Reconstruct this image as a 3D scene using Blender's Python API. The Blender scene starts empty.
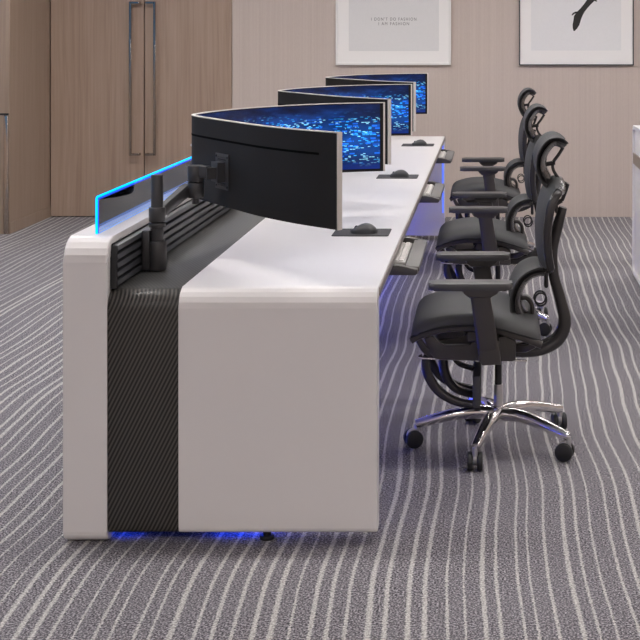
import bpy, bmesh, math, random
from mathutils import Vector, Matrix
random.seed(7)
PI = math.pi
COL = bpy.context.scene.collection
SC = bpy.context.scene

# ------------------------------------------------------------------ layout (metres; X right, Y away, Z up)
F_PX, VPX, VPY, HC = 1320.0, 491.0, 31.0, 1.53
Y0 = 3.929            # near face of the console
S = 1.934             # one workstation
Y1 = Y0 + 3 * S       # far face
TOP = 0.759           # worktop height
XL, XR = -1.274, -0.339
XB, XW = -1.143, -0.9315   # riser | dark band | white top
YB = 10.86            # back wall
CH_X, CH_Y = 0.027, 4.87

# ------------------------------------------------------------------ node material helpers
class NT:
    def __init__(s, name):
        m = bpy.data.materials.new(name); m.use_nodes = True
        s.m = m; s.t = m.node_tree; s.n = s.t.nodes; s.n.clear()
        s.out = s.n.new('ShaderNodeOutputMaterial')
    def node(s, typ, **kw):
        nd = s.n.new(typ)
        for k, v in kw.items():
            setattr(nd, k, v)
        return nd
    def link(s, a, b): s.t.links.new(a, b)
    def put(s, v, sock):
        if hasattr(v, 'is_output'): s.link(v, sock)
        elif v is not None:
            if isinstance(v, (tuple, list)) and len(v) == 3 and sock.type == 'RGBA': v = (*v, 1)
            sock.default_value = v
    def math(s, op, a, b=None, c=None, clamp=False):
        nd = s.node('ShaderNodeMath', operation=op); nd.use_clamp = clamp
        s.put(a, nd.inputs[0]); s.put(b, nd.inputs[1]); s.put(c, nd.inputs[2])
        return nd.outputs[0]
    def mix(s, f, a, b, blend='MIX'):
        nd = s.node('ShaderNodeMix', data_type='RGBA', blend_type=blend)
        s.put(f, nd.inputs[0]); s.put(a, nd.inputs[6]); s.put(b, nd.inputs[7])
        return nd.outputs[2]
    def coord(s, what='Object'):
        return s.node('ShaderNodeTexCoord').outputs[what]
    def sep(s, v):
        nd = s.node('ShaderNodeSeparateXYZ'); s.link(v, nd.inputs[0]); return nd.outputs
    def comb(s, x, y, z):
        nd = s.node('ShaderNodeCombineXYZ')
        for i, v in enumerate((x, y, z)): s.put(v, nd.inputs[i])
        return nd.outputs[0]
    def mapping(s, v, scale=(1, 1, 1), loc=(0, 0, 0), rot=(0, 0, 0)):
        nd = s.node('ShaderNodeMapping'); s.link(v, nd.inputs[0])
        nd.inputs['Scale'].default_value = scale; nd.inputs['Location'].default_value = loc
        nd.inputs['Rotation'].default_value = rot
        return nd.outputs[0]
    def noise(s, v, scale, detail=2, rough=0.5, dims='3D'):
        nd = s.node('ShaderNodeTexNoise', noise_dimensions=dims)
        if v is not None: s.link(v, nd.inputs['Vector'])
        nd.inputs['Scale'].default_value = scale; nd.inputs['Detail'].default_value = detail
        nd.inputs['Roughness'].default_value = rough
        return nd.outputs['Fac']
    def ramp(s, f, stops):
        nd = s.node('ShaderNodeValToRGB'); s.link(f, nd.inputs[0])
        el = nd.color_ramp.elements
        while len(el) < len(stops): el.new(0.5)
        for e, (p, c) in zip(el, stops):
            e.position = p; e.color = (*c, 1) if len(c) == 3 else c
        return nd.outputs[0]
    def rng(s, v, a, b, c=0.0, d=1.0, smooth=False):
        nd = s.node('ShaderNodeMapRange'); nd.clamp = True
        if smooth: nd.interpolation_type = 'SMOOTHSTEP'
        s.put(v, nd.inputs[0])
        for i, q in enumerate((a, b, c, d)): s.put(q, nd.inputs[i + 1])
        return nd.outputs[0]
    def bump(s, h, strength=0.2, dist=0.002):
        nd = s.node('ShaderNodeBump'); s.link(h, nd.inputs['Height'])
        nd.inputs['Strength'].default_value = strength; nd.inputs['Distance'].default_value = dist
        return nd.outputs[0]
    def princ(s, base=(.8, .8, .8), rough=.5, metal=0., spec=.5, coat=0., normal=None, emit=None, estr=0.):
        p = s.node('ShaderNodeBsdfPrincipled')
        s.put(base, p.inputs['Base Color']); s.put(rough, p.inputs['Roughness'])
        s.put(metal, p.inputs['Metallic']); s.put(spec, p.inputs['Specular IOR Level'])
        s.put(coat, p.inputs['Coat Weight'])
        if normal is not None: s.link(normal, p.inputs['Normal'])
        if emit is not None:
            s.put(emit, p.inputs['Emission Color']); s.put(estr, p.inputs['Emission Strength'])
        s.link(p.outputs[0], s.out.inputs[0]); return p

def plain(name, base, rough=.5, metal=0., spec=.5, coat=0., grain=0.0, gscale=60., bump=0.):
    t = NT(name); c = base; nrm = None
    if grain or bump:
        n = t.noise(t.coord(), gscale, 3)
        if grain:
            lo = tuple(max(0, v * (1 - grain)) for v in base); hi = tuple(min(1, v * (1 + grain)) for v in base)
            c = t.mix(n, lo, hi)
        if bump: nrm = t.bump(n, bump, .001)
    t.princ(c, rough, metal, spec, coat, nrm); return t.m

def emitter(name, col, strength):
    t = NT(name); e = t.node('ShaderNodeEmission')
    e.inputs[0].default_value = (*col, 1); e.inputs[1].default_value = strength
    t.link(e.outputs[0], t.out.inputs[0]); return t.m

M = {}
M['white'] = plain('white_lacquer', (.725, .695, .695), .30, spec=.5, grain=.012, gscale=300)
M['white_edge'] = plain('white_edge_band', (.78, .76, .76), .4)
M['taupe'] = plain('taupe_edge_band', (.30, .265, .24), .35, metal=.5)
M['handle'] = plain('dark_bronze_handle', (.34, .30, .27), .16, metal=1.)
M['trimmetal'] = plain('trim_metal', (.55, .47, .40), .18, metal=1.)
M['slot'] = plain('slot_black', (.001, .001, .001), .8, spec=.05)
M['blueboard'] = plain('blue_board', (.03, .24, .55), .6)
M['bronze'] = plain('bronze_metal', (.33, .27, .22), .3, metal=.85, grain=.1, gscale=200)
M['black'] = plain('black_plastic', (.016, .016, .018), .42, grain=.1, gscale=300)
M['slat'] = plain('anodised_slat', (.05, .052, .06), .33, metal=.3)
M['gap'] = plain('dark_recess', (.008, .008, .010), .7)
M['armgrey'] = plain('charcoal_arm_plastic', (.032, .031, .034), .42, grain=.08, gscale=200)
M['plate'] = plain('mount_plate_steel', (.045, .043, .045), .45, metal=.3)
M['monback'] = plain('monitor_back_plastic', (.0155, .0142, .0142), .55, spec=.14, grain=.15, gscale=400, bump=.05)
M['silver'] = plain('silver_bezel', (.66, .61, .57), .4, metal=.25)
M['pad'] = plain('rubber_pad', (.040, .038, .042), .75, grain=.25, gscale=600, bump=.2)
M['mouse'] = plain('mouse_plastic', (.040, .040, .043), .40)
M['tray'] = plain('tray_grey', (.135, .128, .125), .5, grain=.04)
M['traydark'] = plain('tray_bracket_grey', (.070, .064, .062), .45)
M['keycap'] = plain('keycap_light', (.66, .63, .61), .5)
M['keydeck'] = plain('keyboard_deck', (.42, .40, .39), .5)
M['seat'] = plain('charcoal_seat_fabric', (.062, .062, .064), .72, grain=.22, gscale=900, bump=.25)
M['cframe'] = plain('chair_frame_plastic', (.050, .044, .042), .32, grain=.06, gscale=200)
M['cgloss'] = plain('chair_gloss_plastic', (.034, .031, .032), .22)
M['armpad'] = plain('arm_pad_rubber', (.050, .048, .050), .38)
M['chrome'] = plain('polished_chrome', (.80, .78, .78), .12, metal=1.)
M['steel'] = plain('brushed_steel', (.50, .49, .50), .35, metal=.8)
M['wheel'] = plain('wheel_rubber', (.010, .010, .012), .5)
M['frame_white'] = plain('print_frame_white', (.74, .72, .71), .5)
M['frame_dark'] = plain('print_frame_dark', (.06, .06, .07), .4)
M['mount'] = plain('print_mount_board', (.80, .775, .765), .75)
M['paper'] = plain('print_paper_grey', (.67, .655, .655), .8, grain=.03, gscale=60)
M['paper2'] = plain('print_paper_cool', (.72, .71, .715), .8, grain=.03, gscale=60)
M['ink'] = plain('print_ink', (.12, .11, .11), .8)
M['inkblack'] = plain('brush_ink', (.012, .010, .009), .7)
M['ceiling'] = plain('ceiling_paint', (.75, .74, .73), .9)
M['lamp_housing'] = plain('lamp_housing', (.8, .8, .8), .5)
M['cyan'] = emitter('edge_light_cyan', (.0, .46, 1.0), 2.0)
M['blueglow'] = emitter('edge_halo_blue', (.04, .10, 1.0), 1.0)
M['led'] = emitter('led_blue', (.01, .06, 1.0), 14.0)
M['led_under'] = emitter('led_blue_bright', (.01, .05, 1.0), 24.0)
M['led_line'] = emitter('base_line_light', (.20, .42, 1.0), 1.1)
M['led_dim'] = emitter('led_blue_soft', (.06, .16, 1.0), 2.0)
M['dot'] = emitter('indicator_white', (.8, .85, 1.0), .8)

def mat_weave():
    t = NT('diagonal_carbon_weave'); c = t.coord()
    x, y, z = t.sep(c)
    d = t.math('ADD', t.math('MULTIPLY', x, 1.0), t.math('MULTIPLY', t.math('SUBTRACT', y, z), 0.50))
    k = 2 * PI / 0.0122
    w = t.math('MULTIPLY_ADD', t.math('SINE', t.math('MULTIPLY', d, k)), .5, .5)
    fl = t.noise(c, 420, 2)
    col = t.mix(t.rng(w, .35, .75), (.007, .0065, .006), (.098, .088, .080))
    col = t.mix(t.math('MULTIPLY', fl, .35), col, (.02, .02, .02))
    t.princ(col, .42, spec=.4, normal=t.bump(w, .25, .001)); return t.m
M['weave'] = mat_weave()

def mat_deck():
    t = NT('dark_deck_fabric'); c = t.coord(); x, y, z = t.sep(c)
    w = t.math('MULTIPLY_ADD', t.math('SINE', t.math('MULTIPLY', t.math('ADD', x, t.math('MULTIPLY', y, .5)), 2 * PI / .0122)), .5, .5)
    n = t.noise(c, 260, 3)
    col = t.mix(w, (.030, .029, .029), (.062, .060, .058)); col = t.mix(t.math('MULTIPLY', n, .3), col, (.03, .03, .03))
    t.princ(col, .5, spec=.4); return t.m
M['deck'] = mat_deck()

def mat_carpet():
    t = NT('striped_carpet'); c = t.coord(); x, y, z = t.sep(c)
    # wandering of the woven lines
    big = t.noise(t.comb(t.math('MULTIPLY', x, .16), t.math('MULTIPLY', y, .85), 3.1), 1.0, 1, .4)
    big2 = t.noise(t.comb(t.math('MULTIPLY', x, .5), t.math('MULTIPLY', y, 1.9), 9.7), 1.0, 1, .4)
    fine = t.noise(t.comb(t.math('MULTIPLY', x, 130), t.math('MULTIPLY', y, 130), 0), 1.0, 1)
    off = t.math('MULTIPLY', t.math('SUBTRACT', big, .5), .085)
    off = t.math('ADD', off, t.math('MULTIPLY', t.math('SUBTRACT', big2, .5), .034))
    off = t.math('ADD', off, t.math('MULTIPLY', t.math('SUBTRACT', fine, .5), .014))
    xx = t.math('ADD', x, off)
    P = .049
    q = t.math('DIVIDE', t.math('ADD', xx, 20.0), P)
    cell = t.math('FLOOR', q); fr = t.math('FRACT', q)
    wn = t.node('ShaderNodeTexWhiteNoise', noise_dimensions='1D'); t.link(cell, wn.inputs['W'])
    wn2 = t.node('ShaderNodeTexWhiteNoise', noise_dimensions='1D'); t.link(t.math('ADD', cell, 71.3), wn2.inputs['W'])
    cen = t.math('MULTIPLY_ADD', wn.outputs[0], .34, .33)
    wid = t.math('MULTIPLY_ADD', t.math('POWER', wn2.outputs[0], 2.0), .085, .062)
    wvar = t.noise(t.comb(t.math('MULTIPLY', cell, 3.7), t.math('MULTIPLY', y, 1.1), 0), 1.0, 1)
    wid = t.math('MULTIPLY', wid, t.math('MULTIPLY_ADD', wvar, .7, .65))
    d = t.math('ABSOLUTE', t.math('SUBTRACT', fr, cen))
    line = t.math('SUBTRACT', 1.0, t.rng(d, t.math('MULTIPLY', wid, .75), t.math('MULTIPLY', wid, 1.25)))
    sp = t.noise(c, 165, 2, .7)
    sp2 = t.noise(c, 75, 2, .6)
    base = t.ramp(sp, [(.38, (.028, .026, .032)), (.5, (.168, .156, .172)), (.61, (.49, .463, .49))])
    patch = t.noise(c, 2.2, 2)
    base = t.mix(t.rng(sp2, .35, .65, .0, .30), base, (.085, .08, .09))
    base = t.mix(t.rng(patch, .35, .65, 0, .22), base, (.22, .21, .23))
    lc = t.ramp(sp, [(.36, (.30, .288, .275)), (.64, (.72, .695, .67))])
    col = t.mix(t.math('MULTIPLY', line, .85), base, lc)
    t.princ(col, .95, spec=.1, normal=t.bump(sp, .5, .004)); return t.m
M['carpet'] = mat_carpet()

def mat_wallpaper():
    t = NT('beige_fabric_wallpaper'); c = t.coord()
    s1 = t.noise(t.mapping(c, (70, 70, .35)), 1.0, 3, .6)
    s2 = t.noise(t.mapping(c, (9, 9, .12)), 1.0, 2, .5)
    s3 = t.noise(t.mapping(c, (160, 160, 40)), 1.0, 1, .5)
    f = t.math('ADD', t.math('MULTIPLY', s1, .55), t.math('ADD', t.math('MULTIPLY', s2, .25), t.math('MULTIPLY', s3, .20)))
    col = t.ramp(f, [(.33, (.478, .402, .362)), (.5, (.510, .432, .392)), (.68, (.542, .462, .422))])
    t.princ(col, .8, spec=.2, normal=t.bump(s1, .15, .001)); return t.m
M['wallpaper'] = mat_wallpaper()

def mat_wood(name, a, b, c2, off=0.):
    t = NT(name); c = t.mapping(t.coord(), (1, 1, 1), (off, 0, off * 1.7))
    warp = t.noise(t.mapping(c, (1.3, 1.3, .35)), 1.0, 2)
    v = t.mapping(c, (46, 46, 1.1))
    add = t.node('ShaderNodeVectorMath', operation='MULTIPLY_ADD')
    t.link(t.comb(warp, warp, 0), add.inputs[0]); add.inputs[1].default_value = (7, 7, 0); t.link(v, add.inputs[2])
    g = t.noise(add.outputs[0], 1.0, 4, .6)
    big = t.noise(t.mapping(c, (3.0, 3.0, .25)), 1.0, 2)
    f = t.math('ADD', t.math('MULTIPLY', g, .65), t.math('MULTIPLY', big, .35))
    col = t.ramp(f, [(.33, a), (.5, b), (.68, c2)])
    t.princ(col, .45, spec=.35, normal=t.bump(g, .08, .001)); return t.m
M['wood'] = mat_wood('walnut_door_veneer', (.270, .186, .140), (.328, .234, .180), (.385, .282, .222))
M['wood_side'] = mat_wood('walnut_panel_veneer', (.270, .196, .150), (.308, .229, .178), (.340, .258, .204), 4.3)

def mat_glass():
    t = NT('clear_glass_sheet')
    tr = t.node('ShaderNodeBsdfTransparent'); tr.inputs[0].default_value = (.965, .97, .98, 1)
    gl = t.node('ShaderNodeBsdfGlossy'); gl.inputs[0].default_value = (.95, .96, 1, 1); gl.inputs[1].default_value = .03
    fr = t.node('ShaderNodeFresnel'); fr.inputs[0].default_value = 1.16
    mx = t.node('ShaderNodeMixShader')
    t.link(fr.outputs[0], mx.inputs[0]); t.link(tr.outputs[0], mx.inputs[1]); t.link(gl.outputs[0], mx.inputs[2])
    t.link(mx.outputs[0], t.out.inputs[0]); return t.m
M['glass'] = mat_glass()

def mat_mesh():
    t = NT('woven_back_mesh'); c = t.coord()
    n = t.noise(c, 700, 2); col = t.mix(n, (.035, .035, .037), (.085, .085, .088))
    t.princ(col, .7, spec=.3, normal=t.bump(n, .3, .001)); return t.m
M['mesh'] = mat_mesh()

def mat_screen():
    t = NT('data_city_screen'); uv = t.coord('UV'); u, v, _ = t.sep(uv)
    n1 = t.noise(t.comb(t.math('MULTIPLY', u, 7), t.math('MULTIPLY', v, 3), 2.0), 1.0, 3, .6)
    base = t.ramp(n1, [(.34, (.0006, .002, .010)), (.54, (.002, .013, .075)), (.74, (.009, .060, .30))])
    # horizon band of lit towers
    band = t.math('MULTIPLY', t.rng(v, .02, .30, 0, 1, True), t.rng(v, .60, .92, 1, 0, True))
    side = t.rng(t.math('ABSOLUTE', t.math('SUBTRACT', u, .5)), .06, .34, .25, 1.0, True)
    m = t.math('MULTIPLY', band, side)
    acc = base
    for (su, sv, thr, col, st, z) in ((80, 26, .80, (.01, .18, 1.0), .75, 1.), (140, 44, .84, (.03, .45, 1.0), 1.35, 5.),
                                      (40, 14, .84, (.01, .12, .75), .40, 9.), (170, 56, .98, (.35, .85, 1.0), 1.6, 13.)):
        vv = t.math('MULTIPLY', v, sv)
        row = t.math('FLOOR', vv)
        sh = t.node('ShaderNodeTexWhiteNoise', noise_dimensions='2D'); t.link(t.comb(row, z, 0), sh.inputs['Vector'])
        uu = t.math('ADD', t.math('MULTIPLY', u, su), t.math('MULTIPLY', sh.outputs[0], 7.))
        cell = t.comb(t.math('FLOOR', uu), row, z)
        wn = t.node('ShaderNodeTexWhiteNoise', noise_dimensions='3D'); t.link(cell, wn.inputs['Vector'])
        clus = t.noise(t.comb(t.math('MULTIPLY', u, 11), t.math('MULTIPLY', v, 5), z), 1.0, 2, .6)
        val = t.math('ADD', wn.outputs[0], t.math('MULTIPLY', t.math('SUBTRACT', clus, .5), 1.7))
        on = t.math('GREATER_THAN', val, thr)
        fu = t.math('FRACT', uu); fv = t.math('FRACT', vv)
        on = t.math('MULTIPLY', on, t.math('MULTIPLY', t.math('LESS_THAN', fu, .85), t.math('LESS_THAN', fv, .62)))
        on = t.math('MULTIPLY', on, t.math('MULTIPLY', m, st))
        acc = t.mix(on, acc, col, 'ADD')
    glow = t.math('MULTIPLY', m, t.noise(t.comb(t.math('MULTIPLY', u, 16), t.math('MULTIPLY', v, 5), 7.), 1.0, 2))
    acc = t.mix(t.math('MULTIPLY', glow, .6), acc, (.006, .12, .58), 'ADD')
    low = t.rng(v, .0, .16, 1, 0, True)
    acc = t.mix(t.math('MULTIPLY', low, .5), acc, (.004, .03, .30), 'ADD')
    t.princ((.004, .004, .006), .25, spec=.3, emit=acc, estr=1.0); return t.m
M['screen'] = mat_screen()

def mat_lamp():
    t = NT('lamp_diffuser'); e = t.node('ShaderNodeEmission')
    e.inputs[0].default_value = (1.0, .965, .935, 1); e.inputs[1].default_value = 44.0
    t.link(e.outputs[0], t.out.inputs[0]); return t.m
M['lamp'] = mat_lamp()

# ------------------------------------------------------------------ mesh helpers
def bx(bm, x0, x1, y0, y1, z0, z1, bev=0., seg=2):
    r = bmesh.ops.create_cube(bm, size=1.0)
    vs = r['verts']
    bmesh.ops.scale(bm, vec=(x1 - x0, y1 - y0, z1 - z0), verts=vs)
    bmesh.ops.translate(bm, vec=((x0 + x1) / 2, (y0 + y1) / 2, (z0 + z1) / 2), verts=vs)
    if bev > 0:
        es = list({e for v in vs for e in v.link_edges})
        bmesh.ops.bevel(bm, geom=es, offset=bev, segments=seg, profile=.5, affect='EDGES')
    return vs

def cyl(bm, p0, p1, r0, r1=None, n=24, bev=0.):
    r1 = r0 if r1 is None else r1
    p0, p1 = Vector(p0), Vector(p1); d = p1 - p0
    rot = d.to_track_quat('Z', 'Y').to_matrix().to_4x4()
    mat = Matrix.Translation((p0 + p1) / 2) @ rot
    r = bmesh.ops.create_cone(bm, cap_ends=True, segments=n, radius1=r0, radius2=r1, depth=d.length, matrix=mat)
    if bev > 0:
        vs = set(r['verts'])
        es = [e for e in {e for v in vs for e in v.link_edges} if any(len(f.verts) > 4 for f in e.link_faces)]
        bmesh.ops.bevel(bm, geom=es, offset=bev, segments=2, profile=.5, affect='EDGES')

def prism(bm, poly, axis, a, b, bev=0., seg=2):
    """poly = 2-D outline, extruded along axis ('X': poly is (y,z); 'Y': (x,z); 'Z': (x,y))"""
    def P(p, t):
        return {'X': (t, p[0], p[1]), 'Y': (p[0], t, p[1]), 'Z': (p[0], p[1], t)}[axis]
    v0 = [bm.verts.new(P(p, a)) for p in poly]; v1 = [bm.verts.new(P(p, b)) for p in poly]
    n = len(poly); caps = [bm.faces.new(v0), bm.faces.new(v1[::-1])]
    for i in range(n):
        bm.faces.new((v0[i], v1[i], v1[(i + 1) % n], v0[(i + 1) % n]))
    if bev > 0:
        es = list({e for f in caps for e in f.edges})
        bmesh.ops.bevel(bm, geom=es, offset=bev, segments=seg, profile=.5, affect='EDGES')

def arc(cx, cy, r, a0, a1, n=8):
    return [(cx + r * math.cos(math.radians(a0 + (a1 - a0) * i / n)), cy + r * math.sin(math.radians(a0 + (a1 - a0) * i / n))) for i in range(n + 1)]

def rrect(x0, x1, y0, y1, rbl, rbr, rtr, rtl, n=6):
    return (arc(x0 + rbl, y0 + rbl, rbl, 180, 270, n) + arc(x1 - rbr, y0 + rbr, rbr, 270, 360, n)
            + arc(x1 - rtr, y1 - rtr, rtr, 0, 90, n) + arc(x0 + rtl, y1 - rtl, rtl, 90, 180, n))

def catmull(pts, n=8):
    pts = [Vector(p) for p in pts]; out = []
    for i in range(len(pts) - 1):
        p0 = pts[max(i - 1, 0)]; p1 = pts[i]; p2 = pts[i + 1]; p3 = pts[min(i + 2, len(pts) - 1)]
        for k in range(n):
            t = k / n
            out.append(.5 * ((2 * p1) + (p2 - p0) * t + (2 * p0 - 5 * p1 + 4 * p2 - p3) * t * t + (3 * p1 - p0 - 3 * p2 + p3) * t ** 3))
    out.append(pts[-1]); return out

def lerp_list(vals, t):
    if not isinstance(vals, (list, tuple)): return vals
    f = t * (len(vals) - 1); i = min(int(f), len(vals) - 2); k = f - i
    return vals[i] * (1 - k) + vals[i + 1] * k

def bar(bm, path, t, w, y0=0., smooth=8, n=12, sup=3.0):
    """bar swept along an (x,z) path in the plane y=y0; half thickness t (in plane), half width w (in y), rounded section"""
    pts = catmull([(p[0], p[1]) for p in path], smooth) if smooth else [Vector((p[0], p[1])) for p in path]
    rings = []
    N = len(pts)
    for i, p in enumerate(pts):
        a = pts[max(i - 1, 0)]; b = pts[min(i + 1, N - 1)]
        d = (b - a).normalized(); nr = Vector((-d.y, d.x))
        s = i / (N - 1); tt = lerp_list(t, s); ww = lerp_list(w, s); yy = lerp_list(y0, s)
        ring = []
        for k in range(n):
            an = 2 * PI * (k + .5) / n; c, sn = math.cos(an), math.sin(an)
            cc = math.copysign(abs(c) ** (2 / sup), c); ss = math.copysign(abs(sn) ** (2 / sup), sn)
            ring.append(bm.verts.new((p.x + nr.x * tt * cc, yy + ww * ss, p.y + nr.y * tt * cc)))
        rings.append(ring)
    for i in range(N - 1):
        for k in range(n):
            bm.faces.new((rings[i][k], rings[i][(k + 1) % n], rings[i + 1][(k + 1) % n], rings[i + 1][k]))
    bm.faces.new(rings[0][::-1]); bm.faces.new(rings[-1])

def tube(bm, pts, r, n=8, smooth=6, closed=False):
    if closed:
        P = [Vector(p) for p in pts]
    else:
        P = catmull(pts, smooth) if smooth else [Vector(p) for p in pts]
    N = len(P); rings = []; up = None
    for i, p in enumerate(P):
        a = P[(i - 1) % N] if closed else P[max(i - 1, 0)]; b = P[(i + 1) % N] if closed else P[min(i + 1, N - 1)]
        d = (b - a).normalized()
        if up is None: up = d.orthogonal().normalized()
        up = (up - d * up.dot(d)).normalized(); sd = d.cross(up)
        rr = lerp_list(r, i / max(1, N - 1))
        rings.append([bm.verts.new(p + (up * math.cos(2 * PI * k / n) + sd * math.sin(2 * PI * k / n)) * rr) for k in range(n)])
    for i in range(N if closed else N - 1):
        A, B = rings[i], rings[(i + 1) % N]
        for k in range(n):
            bm.faces.new((A[k], A[(k + 1) % n], B[(k + 1) % n], B[k]))
    if not closed:
        bm.faces.new(rings[0][::-1]); bm.faces.new(rings[-1])

def ribbon(bm, path, hw, th, bow=0., smooth=8, nv=14, edge=4.0, endround=True):
    """padded shell: (x,z) path, half width hw(s) in y, thickness th, bowed along the path normal"""
    pts = catmull([(p[0], p[1]) for p in path], smooth); N = len(pts); A = []; B = []
    for i, p in enumerate(pts):
        a = pts[max(i - 1, 0)]; b = pts[min(i + 1, N - 1)]
        d = (b - a).normalized(); nr = Vector((-d.y, d.x)); s = i / (N - 1); w = lerp_list(hw, s); bw = lerp_list(bow, s)
        ra, rb = [], []
        es = 1 - abs(2 * s - 1) ** 14 * .85 if endround else 1.
        for k in range(nv + 1):
            v = -1 + 2 * k / nv; v = math.copysign(abs(v) ** .8, v)
            o = bw * v * v; h = lerp_list(th, s) * .5 * max(.15, (1 - abs(v) ** (edge * 2))) * es
            ra.append(bm.verts.new((p.x + nr.x * (o + h), v * w, p.y + nr.y * (o + h))))
            rb.append(bm.verts.new((p.x + nr.x * (o - h), v * w, p.y + nr.y * (o - h))))
        A.append(ra); B.append(rb)
    for i in range(N - 1):
        for k in range(nv):
            bm.faces.new((A[i][k], A[i][k + 1], A[i + 1][k + 1], A[i + 1][k]))
            bm.faces.new((B[i][k], B[i + 1][k], B[i + 1][k + 1], B[i][k + 1]))
        bm.faces.new((A[i][0], A[i + 1][0], B[i + 1][0], B[i][0])); bm.faces.new((A[i][nv], B[i][nv], B[i + 1][nv], A[i + 1][nv]))
    for k in range(nv):
        bm.faces.new((A[0][k], B[0][k], B[0][k + 1], A[0][k + 1])); bm.faces.new((A[-1][k], A[-1][k + 1], B[-1][k + 1], B[-1][k]))
    return A, B

def obj(name, bm, mat, parent=None, sharp=38, loc=None):
    bmesh.ops.recalc_face_normals(bm, faces=bm.faces[:])
    lim = math.radians(sharp)
    for f in bm.faces: f.smooth = True
    for e in bm.edges:
        if len(e.link_faces) == 2 and e.calc_face_angle(0) > lim: e.smooth = False
    me = bpy.data.meshes.new(name); bm.to_mesh(me); bm.free()
    for m in (mat if isinstance(mat, (list, tuple)) else [mat]): me.materials.append(m)
    o = bpy.data.objects.new(name, me); COL.objects.link(o)
    if parent is not None: o.parent = parent
    if loc: o.location = loc
    return o
def nb(): return bmesh.new()
def tag(o, label, cat, group=None):
    o['label'] = label; o['category'] = cat
    if group: o['group'] = group
    return o
def thing(name, label, cat, loc=(0, 0, 0), group=None):
    o = bpy.data.objects.new(name, None); COL.objects.link(o); o.location = loc
    o.empty_display_size = .1
    return tag(o, label, cat, group)
def struct(name, bm, mat, parent=None):
    o = obj(name, bm, mat, parent)
    if parent is None: o['kind'] = 'structure'
    return o
def copy_tree(o, parent=None):
    c = o.copy(); COL.objects.link(c)
    if parent is not None: c.parent = parent
    for ch in list(o.children): copy_tree(ch, c)
    return c

# ------------------------------------------------------------------ room
XWL, XWR, YF, ZC = -4.3, 4.2, -2.2, 2.9
XJ, YJ = -3.63, 9.95          # jog of the left wall
b = nb(); bx(b, XWL - .1, XWR + .1, YF - .1, YB + .3, -.1, 0); struct('floor', b, M['carpet'])
b = nb(); bx(b, XWL - .1, XWR + .1, YF - .1, YB + .3, ZC, ZC + .1); struct('ceiling', b, M['ceiling'])
b = nb(); bx(b, -2.128, XWR + .1, YB, YB + .3, 0, ZC); struct('wall_back', b, M['wallpaper'])
b = nb(); bx(b, XWL - .1, -2.128, YB + .06, YB + .3, 0, ZC); bx(b, XJ, -2.128, YB, YB + .06, 2.45, ZC); struct('wall_back_recess', b, M['wood_side'])
b = nb(); bx(b, XWL - .1, XWL, YF, YB + .06, 0, ZC); struct('wall_left', b, M['wallpaper'])
b = nb(); bx(b, XWL, XJ, YJ, YB + .06, 0, ZC, .003, 1); struct('wall_left_return', b, M['wood_side'])
b = nb(); bx(b, XWR, XWR + .1, YF, YB, 0, ZC); struct('wall_right', b, M['wallpaper'])
b = nb(); bx(b, XWL, XWR, YF - .1, YF, 0, ZC); struct('wall_front', b, M['wallpaper'])
b = nb(); bx(b, XJ, XJ + .008, YJ, YB - .002, 0, .085, .002, 1); struct('baseboard_left', b, M['wood_side'])
# bronze corner strip and joint on the near face of the return
b = nb(); bx(b, XJ - .040, XJ - .004, YJ - .012, YJ, 0, .895, .008, 3); struct('trim_1', b, M['trimmetal'])
b = nb(); bx(b, XWL, XJ - .005, YJ - .005, YJ, .895, .91); struct('trim_2', b, M['gap'])
b = nb(); bx(b, XWL, XJ - .042, YJ - .006, YJ, .0, .893); struct('trim_3', b, M['wood_side'])

def door(name, x0, x1, hx, sgn):
    b = nb(); bx(b, x0 + .004, x1 - .004, YB, YB + .045, .006, 2.445, .002, 1)
    d = struct(name, b, M['wood'])
    b = nb(); r = .0095
    z0, z1 = .51, 1.772; yb = YB - .055
    bx(b, hx - r, hx + r, yb - r, yb + r, z0, z1, .003, 1)
    for z in (z0 + r, z1 - r):
        bx(b, min(hx, hx + sgn * .075), max(hx, hx + sgn * .075), yb - r, yb + r, z - r, z + r, .003, 1)
        xe = hx + sgn * (.075 - r)
        bx(b, xe - r, xe + r, yb, YB, z - r, z + r, .002, 1)
    obj('door_handle', b, M['handle'], d)
    return d
door('door_1', XJ + .004, -2.852, -2.953, 1)
door('door_2', -2.852, -2.130, -2.755, -1)

b = nb(); bx(b, XWL + .001, XWL + .03, 2.0, 9.2, 1.05, 2.75, .004, 1); tag(obj('reflection_board', b, M['blueboard']), 'long blue board added out of frame to tint the door handle reflections', 'reflection board')  # added unseen blue surface for the door handles to mirror

# ------------------------------------------------------------------ ceiling lights
lights = []
def ceiling_light(x, y, lx, ly, label):
    t = thing('ceiling_light', label, 'ceiling light', (x, y, ZC), 'recessed ceiling lights')
    b = nb()
    bx(b, -lx / 2 - .03, -lx / 2, -ly / 2 - .03, ly / 2 + .03, -.02, 0); bx(b, lx / 2, lx / 2 + .03, -ly / 2 - .03, ly / 2 + .03, -.02, 0)
    bx(b, -lx / 2, lx / 2, -ly / 2 - .03, -ly / 2, -.02, 0); bx(b, -lx / 2, lx / 2, ly / 2, ly / 2 + .03, -.02, 0)
    obj('lamp_frame', b, M['lamp_housing'], t)
    b = nb(); bx(b, -lx / 2, lx / 2, -ly / 2, ly / 2, -.012, -.001); obj('diffuser', b, M['lamp'], t)
for y, xs in ((4.26, (-3.3, -1.5, .6, 2.7)), (6.6, (-2.6, -.4, 2.2)), (8.85, (-3.2, -1.6, 0., 1.6, 3.2)), (-.6, (-3.0, -1.0, 1.0, 3.0))):  # the row behind the camera is added as fill for the front faces
    for x in xs:
        ceiling_light(x, y, 1.2, .16 if y > 0 else .28, 'white linear ceiling light above the room, out of frame')

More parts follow.
